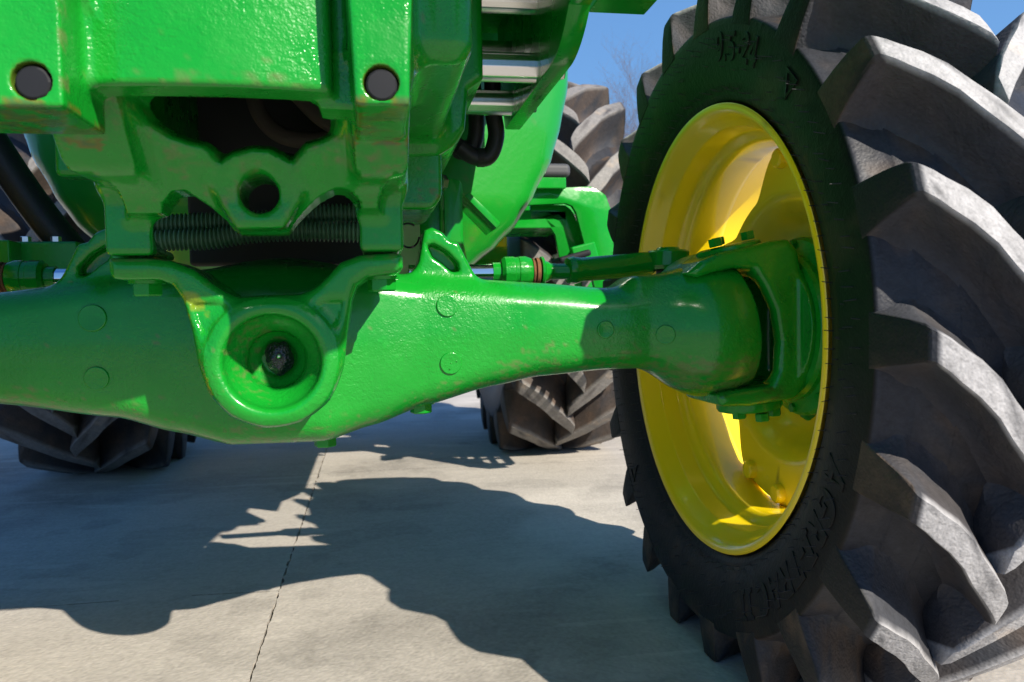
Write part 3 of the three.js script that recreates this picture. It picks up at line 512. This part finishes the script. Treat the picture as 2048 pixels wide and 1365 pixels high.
// --- access steps
{
  const st = new THREE.Group(); st.name = 'access_step'; tractor.add(st);
  const outer = [[0.5418, 0.8399], [0.6038, 0.8497], [0.7363, 0.856], [0.765, 0.842], [0.7783, 0.8318], [0.7946, 0.7869], [0.8256, 0.6636], [0.875, 0.43], [0.87, 0.405], [0.80, 0.40], [0.775, 0.43], [0.7194, 0.6849], [0.693, 0.7867], [0.683, 0.803], [0.6654, 0.8096], [0.5411, 0.8038]];
  mesh('stringer', extrudeXY(outer, -1.01, -0.99, 0.003), greenPaint, st);
  mesh('stringer', extrudeXY(outer.map(([x, y]) => [x, y]), -1.29, -1.27, 0.003), greenPaint, st);
  mesh('stringer_web', extrudeXY([[0.5766, 0.8147], [0.6753, 0.8108], [0.69, 0.80], [0.70, 0.787], [0.7359, 0.681], [0.6582, 0.6539], [0.6454, 0.7298], [0.6179, 0.771], [0.5758, 0.771]], -1.05, -1.035, 0.002), greenPaint, st);
  const tread = (x0, x1, y) => { // slotted tread plate
    const s = new THREE.Shape([[x0, 1.01], [x1 - 0.02, 1.01], [x1, 1.04], [x1, 1.24], [x1 - 0.02, 1.27], [x0, 1.27]].map(([a, b]) => new THREE.Vector2(a, b)));
    for (let i = 0; i < 3; i++) for (let j = 0; j < 2; j++) { const a = x0 + 0.012 + i * (x1 - x0 - 0.02) / 3, w = (x1 - x0 - 0.02) / 3 - 0.012, c = 1.035 + j * 0.11; s.holes.push(new THREE.Path([[a, c], [a + w, c], [a + w, c + 0.095], [a, c + 0.095]].map(([p, q]) => new THREE.Vector2(p, q)))); }
    const g = new THREE.ExtrudeGeometry(s, { depth: 0.02, bevelEnabled: false }); g.rotateX(-Math.PI / 2); g.translate(0, y, 0); mesh('tread', boxUV(g), greenPaint, st);
  };
  tread(0.755, 0.915, 0.42); tread(0.69, 0.845, 0.67);
  mesh('rubber_pad', boxUV(at(rbox(0.14, 0.036, 0.22, 0.014), 0.602, 0.893, -1.06)), greyRubber, st);
  mesh('pad_bracket', boxUV(at(rbox(0.15, 0.03, 0.20, 0.003), 0.585, 0.860, -1.06)), greenPaint, st);
  mesh('ball_bolt', boxUV(new THREE.SphereGeometry(0.0115, 20, 14).translate(0.535, 0.828, -0.90)), zinc, st);
  mesh('cross_beam', boxUV(at(rbox(0.36, 0.05, 0.25, 0.004), 0.50, 0.772, -1.16)), greenPaint, st);
  const peg = mesh('foot_peg', boxUV(at(rbox(0.09, 0.018, 0.10, 0.008), 0.675, 0.663, -0.98, 0, 0, 0.25)), blackPlastic, st);
  mesh('peg_bracket', boxUV(at(rbox(0.07, 0.05, 0.02, 0.006), 0.715, 0.675, -0.99, 0, 0, 0.25)), greenPaint, peg);
}
// --- battery box on the far side of the axle
{
  const b = mesh('tool_box', boxUV(at(rbox(0.11, 0.085, 0.12, 0.004), -0.375, 0.605, -0.32)), greenPaint, tractor);
  mesh('box_flange', boxUV(at(rbox(0.03, 0.085, 0.10, 0.003), -0.418, 0.604, -0.27)), greenPaint, b);
  for (const x of [-0.405, -0.36]) mesh('bolt', hexBolt(0.008, 0.010, V(0, 1, 0), V(x, 0.6475, -0.285)), zinc, b);
}
// ------------------------------------------------------------------ wheels
const font = await new FontLoader().loadAsync('fonts/droid/droid_sans_bold.typeface.json');
const SIDE_SHADED = [0.011, 0.0125, 0.012], TREAD = [0.070, 0.074, 0.086], RUB = [0.070, 0.074, 0.086], WORN = [0.92, 0.90, 0.86], DIRT = [0.27, 0.175, 0.10];  // sidewall and bar ends: black rubber with their shade also in the colour
function makeWheel(name, o) { // m = +1: the tractor's middle lies towards -x
  const { m, hub, rimR, R, hw, count, phase, drop } = o, H = R - rimR, w = new THREE.Group(); w.name = name; w.position.copy(hub); tractor.add(w);
  const prof = [[-0.045, 0.70], [-0.02, 0.80], [0.02, 0.845], [0.05, 0.862], [0.058, 0.873], [0.075, 0.873], [0.083, 0.884], [0.10, 0.888], [0.107, 0.900], [0.122, 0.902], [0.13, 0.912], [0.20, 0.95], [0.30, 0.978], [0.38, 0.99], [0.50, 0.996], [0.545, 0.992], [0.558, 0.985], [0.567, 0.965], [0.570, 0.930], [0.573, 0.895], [0.577, 0.855], [0.584, 0.80], [0.598, 0.74], [0.608, 0.70], [0.615, 0.695], [0.632, 0.60], [0.650, 0.48], [0.658, 0.40], [0.665, 0.395], [0.676, 0.26], [0.684, 0.05]];
  const full = [...prof, ...prof.slice().reverse().map(([t, a]) => [t, -a])];
  const side = r => { const t = (r - rimR) / H; for (let i = 1; i < prof.length; i++) if (t <= prof[i][0]) return hw * lerp(prof[i - 1][1], prof[i][1], (t - prof[i - 1][0]) / (prof[i][0] - prof[i - 1][0])); return 0; };
  // carcass
  const NS = 180, P = [], UV = [], C = [], I = [];
  for (let i = 0; i <= NS; i++) { const a = i / NS * 2 * Math.PI, ca = Math.cos(a), sa = Math.sin(a); let len = 0;
    full.forEach(([t, ax], j) => { let r = rimR + H * t; if (t > 0.5) { const ring = 0.0; r += ring; } if (j) len += Math.hypot(H * (t - full[j - 1][0]), hw * (ax - full[j - 1][1])); const x = -m * hw * ax; P.push(x, r * sa, r * ca); UV.push(a * R * 0.95, len);
      const n = fbm(x * 30, r * sa * 30, r * ca * 30, 4), n2 = fbm(x * 9, r * sa * 9 + 4, r * ca * 9, 4); const dirt = sstep(0.50, 0.66, n) * sstep(0.42, 0.6, n2) * (t > 0.5 ? 0.9 : 0.55); C.push(...mix3(t > 0.560 ? TREAD : SIDE_SHADED, DIRT, dirt * (t > 0.560 ? 0.5 : 0.32))); }); }
  const M = full.length; for (let i = 0; i < NS; i++) for (let j = 0; j < M - 1; j++) { const q = i * M + j; m > 0 ? I.push(q, q + 1, q + M, q + 1, q + M + 1, q + M) : I.push(q, q + M, q + 1, q + 1, q + M, q + M + 1); }
  const g = new THREE.BufferGeometry(); g.setAttribute('position', new THREE.Float32BufferAttribute(P, 3)); g.setAttribute('uv', new THREE.Float32BufferAttribute(UV, 2)); g.setAttribute('color', new THREE.Float32BufferAttribute(C, 3)); g.setIndex(I); g.computeVertexNormals();
  { const n = g.attributes.normal; for (let j = 0; j < M; j++) { const a = j, b = NS * M + j; n.setXYZ(b, n.getX(a), n.getY(a), n.getZ(a)); } }
  const tyre = mesh('tyre', g, tyreRubber, w);
  // tread bars
  const lugGeo = (sideSign, variant, spin, floorY) => {
    const SS = [0, 0.06, 0.13, 0.20, 0.255, 0.275, 0.29, 0.32, 0.36, 0.42, 0.50, 0.60, 0.70, 0.80, 0.90, 0.96, 1.0], ST = SS.length - 1;
    // outer skin and root of the bar along its length: [place, height share, side share]
    const hull = table([[0, 0.515, 1.0005], [0.06, 0.59, 1.003], [0.13, 0.69, 0.996], [0.20, 0.81, 0.980], [0.255, 0.905, 0.960], [0.275, 0.933, 0.950], [0.29, 0.946, 0.930], [0.32, 0.953, 0.89], [0.36, 0.958, 0.83], [0.60, 0.985, 0.46], [1, 1.0, -0.09]]), root = table([[0, 0.50, 0.86], [0.13, 0.555, 0.79], [0.26, 0.588, 0.71], [0.36, 0.617, 0.61], [0.6, 0.660, 0.32], [1, 0.676, -0.07]]);
    const up = table([[0, 0.0345], [0.13, 0.0275], [0.29, 0.0165], [0.4, 0.0175], [0.55, 0.0195], [0.85, 0.0195], [1, 0.0165]]), dn = table([[0, 0.0345], [0.13, 0.0255], [0.29, 0.0150], [0.4, 0.0165], [0.55, 0.0185], [0.85, 0.0195], [1, 0.0165]]);
    const S = [[0, -3.7], [0.05, -2.95], [0.13, -2.35], [0.27, -1.85], [0.50, -1.42], [0.88, -1.09], [0.965, -0.985], [1.0, -0.86], [1.0, -0.3], [1.0, 0.3], [1.0, 0.86], [0.965, 0.985], [0.88, 1.07], [0.50, 1.30], [0.27, 1.62], [0.13, 2.05], [0.05, 2.55], [0, 3.2]];
    const pos = [], col = [], ix = [], K = S.length, sc = o.lugScale || 1;
    for (let i = 0; i <= ST; i++) {
      const s = SS[i], [ht, ha] = hull(s), [ft, fa] = root(s), c0 = Math.max(0, (s - 0.25) / 0.75), bend = 0.275 * (0.30 * c0 + 0.70 * Math.pow(c0, 1.5)) * (hw / 0.13) * (0.525 / R), wu = up(s)[0] * sc, wd = dn(s)[0] * sc;
      for (const [t, q] of S) {
        const tt = lerp(ft, ht, t), ax = lerp(fa, ha, t);
        const r = rimR + H * tt - (s > 0.97 && t > 0.9 ? 0.003 : 0), wq = Math.sign(q) * ((q > 0 ? wu : wd) * Math.min(1, Math.abs(q)) + Math.max(0, Math.abs(q) - 1) * 0.018 * sc), phi = -bend + wq / R + spin, x = sideSign * -m * hw * ax; let y = r * Math.sin(phi), z = r * Math.cos(phi);
        if (floorY !== undefined && y < floorY) y = floorY;
        pos.push(x, y, z);
        const nn = fbm(x * 55 + variant * 9, r * 40, phi * 30, 4), n2 = fbm(x * 14 + variant * 5, r * 14, phi * 8, 4), worn = s > 0.30 ? (t > 0.99 ? 0.95 : t > 0.96 ? 0.6 : 0) : 0;
        let c = s < 0.27 && t > 0.9 ? mix3(SIDE_SHADED, DIRT, 0.5 * sstep(0.5, 0.64, n2)) : mix3(RUB, DIRT, (floorY !== undefined || o.muddy ? 0.5 : 0.16) * sstep(o.muddy ? 0.38 : 0.46, o.muddy ? 0.54 : 0.58, 0.5 * nn + 0.5 * n2)); c = mix3(c, o.muddy ? [0.50, 0.47, 0.42] : WORN, worn * sstep(0.22, 0.42, nn));
        col.push(...c);
      }
    }
    for (let i = 0; i < ST; i++) for (let k = 0; k < K - 1; k++) { const a = i * K + k; ix.push(a, a + 1, a + K, a + 1, a + K + 1, a + K); }
    for (const e of [0, ST]) for (let k = 1; k < K - 1; k++) e ? ix.push(e * K, e * K + k, e * K + k + 1) : ix.push(0, k + 1, k);
    if (sideSign * m < 0) for (let i = 0; i < ix.length; i += 3) { const q = ix[i]; ix[i] = ix[i + 1]; ix[i + 1] = q; }
    let b = new THREE.BufferGeometry(); b.setAttribute('position', new THREE.Float32BufferAttribute(pos, 3)); b.setAttribute('color', new THREE.Float32BufferAttribute(col, 3)); b.setIndex(ix);
    b = toCreasedNormals(b.toNonIndexed(), 0.6); return boxUV(b);
  };
  const shared = {}, floorY = 0.002 - hub.y;
  for (const sd of [1, -1]) for (let k = 0; k < count; k++) {
    const phi = phase + k / count * 2 * Math.PI + (sd < 0 ? Math.PI / count : 0), low = R * Math.sin(phi) < floorY + 0.25 * R, v = k % 3; let geo, rot = 0;
    if (low) geo = lugGeo(sd, v, phi, floorY); else { geo = shared[sd + '_' + v] || (shared[sd + '_' + v] = lugGeo(sd, v, 0)); rot = -phi; }
    const b = mesh('tread_bar', geo, lugRubber, w); b.rotation.x = rot;
  }
  // rim
  const f = R > 0.6 ? rimR / 0.33 : 1, ww = hw * 0.86;
  const rp = [[-1.0, 0.330], [-1.02, 0.3285], [-1.02, 0.322], [-0.98, 0.3165], [-0.90, 0.311], [-0.80, 0.3055], [-0.76, 0.300], [-0.72, 0.2985], [-0.50, 0.2955], [-0.44, 0.292], [-0.40, 0.284], [-0.36, 0.279], [-0.28, 0.2765], [0.10, 0.2765], [0.20, 0.282], [0.26, 0.290], [0.70, 0.2985], [0.80, 0.3055], [0.98, 0.3165], [1.02, 0.3285], [1.0, 0.330]];
  const rimPts = rp.map(([a, r]) => new THREE.Vector2(r * f, a * ww)); const rimG = new THREE.LatheGeometry(rimPts, 128); rimG.rotateZ(-Math.PI / 2 * m);
  const YEL = [0.94, 0.69, 0.004], paint = gg => { const p = gg.attributes.position, c = new Float32Array(p.count * 3); for (let i = 0; i < p.count; i++) { const x = p.getX(i), y = p.getY(i), z = p.getZ(i); let q = YEL; const n = fbm(x * 90, y * 60 + 3, z * 60, 4), k = Math.hypot(y, z); if (y > 0.22 * f && k > 0.285 * f && n > 0.62) q = mix3(q, [0.10, 0.06, 0.015], 0.8 * sstep(0.60, 0.70, n) * sstep(0.50, 0.62, fbm(z * 12, y * 12, 2, 3))); else if (n > 0.80) q = mix3(q, [0.2, 0.12, 0.02], 0.7); c.set(q, 3 * i); } gg.setAttribute('color', new THREE.BufferAttribute(c, 3)); return gg; };
  const rim = mesh('rim', paint(boxUV(mergeVertices(rimG))), yellowPaint, w);
  // dished disc with scalloped edge, bolted to lugs on the rim
  const lobe = a => { let g = 0; for (let q = 0; q < 4; q++) { let d = Math.abs(((a + 1.78 - q * Math.PI / 2) % (2 * Math.PI) + 3 * Math.PI) % (2 * Math.PI) - Math.PI); g = Math.max(g, sstep(0.60, 0.25, d)); } return g; };
  const DN = 192, rings = [0.075, 0.10, 0.125, 0.15, 0.165, 0.178, 0.19, 0.202, 0.212, 0.235, 0.255, 1], DP = [], DI = [], zAt = r => m * (0.012 + 0.055 * sstep(0.205, 0.150, r) + 0.004 * sstep(0.150, 0.11, r));
  for (const back of [0, 1]) for (let i = 0; i < DN; i++) { const a = i / DN * 2 * Math.PI, edge = 0.215 + 0.058 * lobe(a); rings.forEach(r0 => { const r = r0 === 1 ? edge : Math.min(r0, edge - 0.001); DP.push(zAt(r) + m * back * 0.009, r * f * Math.sin(a), r * f * Math.cos(a)); }); }
  const RN = rings.length; for (const back of [0, 1]) for (let i = 0; i < DN; i++) for (let j = 0; j < RN - 1; j++) { const o2 = back * DN * RN, a = o2 + i * RN + j, b = o2 + ((i + 1) % DN) * RN + j; (back ? m > 0 : m < 0) ? DI.push(a, b, a + 1, b, b + 1, a + 1) : DI.push(a, a + 1, b, b, a + 1, b + 1); }
  for (let i = 0; i < DN; i++) for (const j of [0, RN - 1]) { const a = i * RN + j, b = ((i + 1) % DN) * RN + j, c = a + DN * RN, d = b + DN * RN; (j ? m > 0 : m < 0) ? DI.push(a, c, b, b, c, d) : DI.push(a, b, c, b, d, c); }
  let dg = new THREE.BufferGeometry(); dg.setAttribute('position', new THREE.Float32BufferAttribute(DP, 3)); dg.setIndex(DI); dg = toCreasedNormals(dg.toNonIndexed(), 0.7);
  const disc = mesh('wheel_disc', paint(boxUV(dg)), yellowPaint, w);
  for (let i = 0; i < 8; i++) { const a = -1.78 + Math.floor(i / 2) * Math.PI / 2 + (i % 2 ? 0.185 : -0.185), y = Math.sin(a), z = Math.cos(a), r = 0.258 * f;
    const bt = creased(lathe([[0, -0.013], [0.012, -0.0125], [0.0148, -0.010], [0.0155, -0.004], [0.0155, 0.0]], 24, V(m, 0, 0), V(m * 0.012, r * y, r * z)), 0.5); mesh('wheel_bolt', paint(boxUV(bt)), yellowPaint, w);
    const lg = rbox(0.016, 0.05, 0.06, 0.004); lg.rotateX(0); at(lg, 0, 0, 0, -a + 0, 0, 0); lg.translate(m * 0.030, 0.264 * f * y, 0.264 * f * z); mesh('rim_lug', paint(boxUV(lg)), yellowPaint, w); }
  mesh('hub', boxUV(creased(lathe([[0, 0.12], [0.06, 0.12], [0.078, 0.11], [0.085, 0.07], [0.085, 0.0]], 32, V(m, 0, 0), V(0, 0, 0)), 0.5)), greenPart, w);
  if (o.letters) { // moulded lettering on the inner sidewall, tops outwards, read clockwise
    const wrap = (txt, size, r, phi0, tall) => { const t = new TextGeometry(txt, { font, size, depth: 0.0009, curveSegments: 4, bevelEnabled: true, bevelThickness: 0.0004, bevelSize: 0.0004, bevelSegments: 1 }); const p = t.attributes.position; for (let i = 0; i < p.count; i++) { const ph = phi0 - p.getX(i) * 1.0 / r, rr = r + (p.getY(i) - size / 2) * tall; p.setXYZ(i, -m * (side(rr) + p.getZ(i) + 0.0002), rr * Math.sin(ph), rr * Math.cos(ph)); } t.computeVertexNormals(); const q = boxUV(t); q.setAttribute('color', new THREE.Float32BufferAttribute(new Array(q.attributes.position.count).fill(0).flatMap(() => SIDE_SHADED.map(v => v * 1.3)), 3)); mesh('lettering', q, tyreRubber, w); };
    wrap('AGRI-TRAC II', 0.040, 0.396, -0.34, 1.0); wrap('9.5-24', 0.034, 0.403, 1.37, 1.1);
    for (const ph of [0.80, -2.4]) { const sh = new THREE.Shape([[-0.016, 0.016], [0.016, 0.016], [0, -0.018]].map(p => new THREE.Vector2(...p))); sh.holes.push(new THREE.Path([[-0.010, 0.012], [0.010, 0.012], [0, -0.010]].map(p => new THREE.Vector2(...p)))); const t = new THREE.ExtrudeGeometry(sh, { depth: 0.0016, bevelEnabled: false }), p = t.attributes.position; for (let i = 0; i < p.count; i++) { const a = ph - p.getX(i) / 0.40, rr = 0.40 + p.getY(i); p.setXYZ(i, -m * (side(rr) + p.getZ(i) + 0.0002), rr * Math.sin(a), rr * Math.cos(a)); } t.computeVertexNormals(); const q = boxUV(t); q.setAttribute('color', new THREE.Float32BufferAttribute(new Array(q.attributes.position.count).fill(0).flatMap(() => SIDE_SHADED.map(v => v * 1.3)), 3)); mesh('arrow_mark', q, tyreRubber, w); }
  }
  if (o.hairs) { // moulding whiskers left on the new rubber
    const hp = [], add = (r, phi, L, out) => { const x = -m * side(r), gq = new THREE.CylinderGeometry(0.00045, 0.00065, L, 4, 1); gq.translate(0, L / 2, 0); const d = V(-m * out, Math.sin(phi) * (1 - out) + (rnd() - 0.5) * 0.3, Math.cos(phi) * (1 - out) + (rnd() - 0.5) * 0.3).normalize(); gq.applyQuaternion(new THREE.Quaternion().setFromUnitVectors(V(0, 1, 0), d)); gq.translate(x, r * Math.sin(phi), r * Math.cos(phi)); hp.push(gq.toNonIndexed()); };
    for (let i = 0; i < 120; i++) add(rimR + H * (0.075 + 0.02 * (i % 2)), i / 120 * 2 * Math.PI + rnd() * 0.02, 0.009 + rnd() * 0.005, 0.9);
    for (let i = 0; i < 150; i++) add(rimR + H * (0.36 + 0.10 * ((i * 7) % 4) / 4), i / 150 * 2 * Math.PI + rnd() * 0.03, 0.009 + rnd() * 0.006, 0.95);
    for (let i = 0; i < 90; i++) add(rimR + H * (0.18 + 0.12 * rnd()), rnd() * 2 * Math.PI, 0.005 + rnd() * 0.004, 0.9);
    const hm = mesh('rubber_whiskers', mergeGeometries(hp), hairRubber, w); hm.userData.kind = 'stuff';
  }
  return w;
}
const F = { rimR: 0.33, R: 0.525, hw: 0.13, count: 21, phase: -0.003, letters: true, hairs: true };
makeWheel('front_wheel', { ...F, m: 1, hub: V(0.75, 0.488, -0.015) });
makeWheel('front_wheel_001', { ...F, m: -1, hub: V(-0.71, 0.488, -0.015), hairs: false });
const B = { rimR: 0.385, R: 0.715, hw: 0.218, count: 19, phase: 0.05, lugScale: 1.8, muddy: true };
makeWheel('rear_wheel', { ...B, m: 1, hub: V(0.80, 0.682, -1.97) });
makeWheel('rear_wheel_001', { ...B, m: -1, hub: V(-0.77, 0.682, -1.97) });

// ------------------------------------------------------------------ bare trees far behind
const bark = new THREE.MeshStandardMaterial({ color: lin(0.20, 0.145, 0.12), roughness: 0.95 });
function bareTree(x, z, h, sd) {
  seed = sd; const t = new THREE.Group(); t.name = 'bare_tree'; t.position.set(x, 0, z); scene.add(t);
  const trunk = [], limbs = [];
  const seg = (list, a, b, r0, r1, n) => { const L = a.distanceTo(b), g = new THREE.CylinderGeometry(r1, r0, L, n, 1, true); g.translate(0, L / 2, 0); g.applyQuaternion(new THREE.Quaternion().setFromUnitVectors(V(0, 1, 0), b.clone().sub(a).normalize())); g.translate(a.x, a.y, a.z); list.push(g); };
  const grow = (p, d, len, r, lev) => {
    let q = p, dir = d.clone(), rr = r; const n = lev === 0 ? 6 : 4;
    for (let i = 0; i < n; i++) {
      dir = dir.clone().add(V(rnd() - 0.5, rnd() - 0.35, rnd() - 0.5).multiplyScalar(0.20 + 0.10 * lev)).normalize();
      const e = q.clone().addScaledVector(dir, len / n), r2 = rr * (lev === 0 ? 0.84 : 0.78); seg(lev === 0 ? trunk : limbs, q, e, rr, r2, lev < 2 ? 7 : 3); q = e; rr = r2;
      if (lev < 4 && (lev > 0 || i > 0)) { const kids = lev === 0 ? 3 : lev < 3 ? 2 : 2; for (let k = 0; k < kids; k++) { const side = V(rnd() - 0.5, rnd() * 0.5 - 0.05, rnd() - 0.5).normalize(); grow(q, dir.clone().multiplyScalar(0.75).add(side).normalize(), len * (0.46 + 0.2 * rnd()) * (lev === 0 ? 0.9 : 1), Math.max(0.0032, rr * 0.45), lev + 1); } }
    }
  };
  grow(V(0, 0, 0), V(0, 1, 0), h * 0.75, h * 0.017, 0);
  mesh('trunk', mergeGeometries(trunk), bark, t); mesh('crown', mergeGeometries(limbs), bark, t);
  t.userData = { label: 'tallest bare leafless tree with fine twigs far behind the tractor', category: 'tree', group: 'bare trees behind the yard' }; return t;
}
{
  const a = bareTree(10.3, -31, 7.3, 77);
  [[12.8, -35, 0.85, 1.3, 'shorter bare tree standing beside the tallest bare tree'], [-16, -36, 0.95, 3.7, 'lone bare tree far behind the tractor, apart from the other two']].forEach(([x, z, s, r, l], i) => { const c = a.clone(); c.name = 'bare_tree_00' + (i + 1); c.position.set(x, 0, z); c.rotation.y = r; c.scale.setScalar(s); c.userData = { ...a.userData, label: l }; scene.add(c); });
}
renderer.render(scene, camera);
